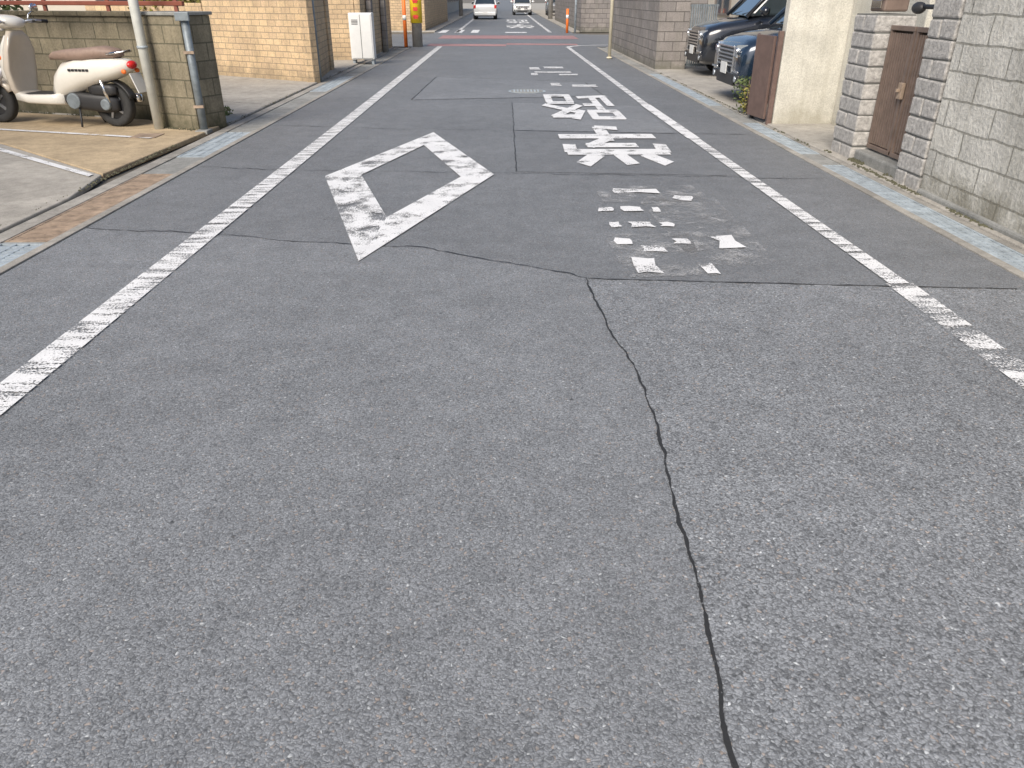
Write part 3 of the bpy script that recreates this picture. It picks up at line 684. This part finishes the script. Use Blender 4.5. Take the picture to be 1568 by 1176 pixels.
# ------------------------------------------------------------------ scooter
def scooter(loc,rz):
    g=empty('motor_scooter',loc,rz);g.scale=(1.09,1.09,1.09);wb=1.57;r=.232
    wheel('rear_wheel',0,0,r,.11,g,5); wheel('front_wheel',wb,0,r,.10,g,5)
    loft('rear_cowl',[ringx(x,z,w_,h) for x,z,w_,h in((-.34,.66,.03,.03),(-.29,.655,.10,.07),(-.14,.63,.155,.11),(.08,.60,.185,.145),(.3,.56,.19,.175),(.5,.50,.175,.19),(.62,.43,.14,.16),(.70,.36,.09,.08))],'sc_white',g)
    loft('seat',[ringx(x,z,w_,h,e=3) for x,z,w_,h in((-.22,.77,.05,.02),(-.16,.78,.11,.05),(0,.79,.15,.065),(.2,.765,.16,.07),(.42,.76,.145,.06),(.60,.75,.10,.045),(.68,.73,.05,.03))],'sc_seat',g)
    loft('floor_board',[ringx(x,z,w_,h,e=5) for x,z,w_,h in((.55,.30,.14,.07),(.7,.29,.17,.06),(1.0,.29,.18,.05),(1.16,.32,.16,.06))],'sc_white',g)
    box('floor_mat',.62,1.12,-.13,.13,.342,.352,'black',g,.003)
    loft('leg_shield',[ringz(z,xc,hx,hy,3,24,cu) for z,xc,hx,hy,cu in((.27,1.14,.05,.13,.0),(.40,1.20,.06,.18,.05),(.60,1.22,.065,.215,.09),(.80,1.175,.06,.20,.09),(.93,1.12,.055,.15,.05),(1.0,1.09,.05,.09,.0))],'sc_beige',g)
    loft('front_cowl',[ringz(z,xc,hx,hy,2.4,24) for z,xc,hx,hy in((.42,1.30,.03,.05),(.52,1.29,.07,.10),(.68,1.255,.08,.12),(.85,1.20,.075,.10),(.95,1.16,.05,.07))],'sc_white',g)
    for s in(-1,1): cyl('fork',(wb,s*.075,r),(1.24,s*.075,.72),.022,'alloy',g)
    rings=[]
    for i in range(13):
        a=R(-12)+R(165)*i/12;c=Vector((wb,0,r));rr=r+.045
        ww=.075*(1-.35*abs(i-6)/6)
        rings.append([(c.x+rr*math.cos(a)*k,y,c.z+rr*math.sin(a)*k) for (y,k) in((-ww,.86),(-ww,.97),(-ww*.6,1.05),(0,1.08),(ww*.6,1.05),(ww,.97),(ww,.86),(ww*.7,.9),(0,1.0),(-ww*.7,.9))])
    loft('front_fender',rings,'sc_beige',g)
    loft('handle_cover',[ringx(x,z,w_,h) for x,z,w_,h in((.98,1.07,.05,.03),(1.02,1.08,.13,.05),(1.10,1.09,.15,.065),(1.18,1.09,.12,.075),(1.24,1.08,.09,.07))],'sc_white',g)
    ball('headlight_bezel',(1.235,0,1.08),.035,.088,.088,'chrome',g); ball('headlight',(1.255,0,1.08),.03,.075,.075,'lamp',g)
    for s in(-1,1):
        tube('handlebar',[(1.08,s*.10,1.08),(1.03,s*.24,1.10),(.96,s*.30,1.09)],.014,'alloy',g)
        cyl('grip',(1.03,s*.24,1.10),(.94,s*.37,1.085),.02,'black',g); cyl('brake_lever',(1.09,s*.2,1.08),(1.03,s*.37,1.07),.007,'alloy',g)
        tube('mirror_stem',[(1.05,s*.2,1.1),(1.07,s*.25,1.16),(1.04,s*.30,1.20)],.007,'chrome',g); ball('mirror',(1.03,s*.31,1.225),.02,.065,.05,'chrome',g)
        ball('turn_signal',(1.27,s*.10,.72),.02,.03,.025,'orange',g); ball('rear_signal',(-.29,s*.115,.60),.03,.02,.025,'orange',g)
    ball('tail_light',(-.32,0,.665),.05,.075,.045,'redp',g)
    loft('engine_case',[ringx(x,z,w_,h,e=3,y=.06) for x,z,w_,h in((-.10,.245,.05,.07),(.05,.255,.07,.10),(.25,.27,.08,.095),(.45,.29,.08,.10),(.55,.31,.06,.07))],'black',g)
    cyl('variator_cover',(.42,.10,.28),(.42,.155,.28),.085,'pipe2',g,bevel=.01); cyl('clutch_cover',(.02,.10,.25),(.02,.15,.25),.06,'pipe2',g,bevel=.01)
    loft('air_cleaner',[ringx(x,z,w_,h,e=3,y=.08) for x,z,w_,h in((-.12,.40,.03,.04),(-.05,.40,.05,.06),(.15,.40,.05,.06),(.22,.40,.03,.04))],'black',g)
    loft('muffler',[ringx(x,z,w_,h,y=-.14) for x,z,w_,h in((-.26,.30,.04,.04),(-.22,.30,.055,.055),(.15,.26,.055,.055),(.22,.25,.03,.03))],'chrome',g)
    cyl('shock',(-.02,.11,.27),(.04,.12,.55),.022,'chrome',g)
    rings=[]
    for i in range(8):
        a=R(88)+R(75)*i/7;rr=r+.04
        rings.append([(rr*math.cos(a)*k,y,r+rr*math.sin(a)*k) for (y,k) in((-.06,.95),(-.05,1.02),(.05,1.02),(.06,.95),(.04,.98),(-.04,.98))])
    loft('rear_fender',rings,'black',g)
    V=[(-.33,-.09,.58),(-.33,.09,.58),(-.40,.09,.38),(-.40,-.09,.38),(-.34,-.09,.58),(-.34,.09,.58),(-.41,.09,.38),(-.41,-.09,.38)]
    mesh('number_plate',V,[(0,1,2,3),(7,6,5,4),(0,4,5,1),(1,5,6,2),(2,6,7,3),(3,7,4,0)],'white',g)
    boxes('badge',[(.10+.045*i,.135+.045*i,.186,.191,.60,.625) for i in range(6)],'black',g)
    tube('stand',[(.38,.12,.22),(.36,.16,.1),(.34,.2,.01)],.012,'black',g); tube('stand',[(.38,-.12,.22),(.36,-.16,.1),(.34,-.2,.01)],.012,'black',g)
    tube('grab_rail',[(-.12,.12,.78),(-.27,.11,.80),(-.33,0,.81),(-.27,-.11,.80),(-.12,-.12,.78)],.012,'chrome',g)
    return g
scooter((-4.86,10.02,.037),math.atan2(.34,-1.55))

# ------------------------------------------------------------------ light
el=R(42); s=Vector((-.42,-.9,0)).normalized(); sd=Vector((s.x*math.cos(el),s.y*math.cos(el),math.sin(el)))
sun=bpy.data.lights.new('sun','SUN'); sun.energy=4.1; sun.angle=R(35); sun.color=(1,.93,.83)
so=bpy.data.objects.new('sun',sun); scene.collection.objects.link(so); so.rotation_euler=sd.to_track_quat('Z','Y').to_euler(); so.location=(20,-20,20)
w=bpy.data.worlds.new('World'); scene.world=w; w.use_nodes=True; t=w.node_tree
sk=t.nodes.new('ShaderNodeTexSky'); sk.sky_type='NISHITA'; sk.sun_disc=False; sk.sun_elevation=el; sk.sun_rotation=math.atan2(s.x,s.y)
sk.air_density=1.0; sk.dust_density=2.5; sk.ozone_density=1.0
bg=t.nodes['Background']; bg.inputs['Strength'].default_value=.15; t.links.new(sk.outputs[0],bg.inputs['Color'])
# ------------------------------------------------------------------ camera
c=bpy.data.cameras.new('camera'); co=bpy.data.objects.new('camera',c); scene.collection.objects.link(co)
c.sensor_width=36; c.lens=36*1150/1568; c.clip_end=2000; c.clip_start=.05
co.location=(0,0,1.5); co.rotation_euler=(R(90-27.3),0,R(-.62)); scene.camera=co
scene.view_settings.view_transform='Standard'; scene.view_settings.look='None'; scene.view_settings.exposure=0
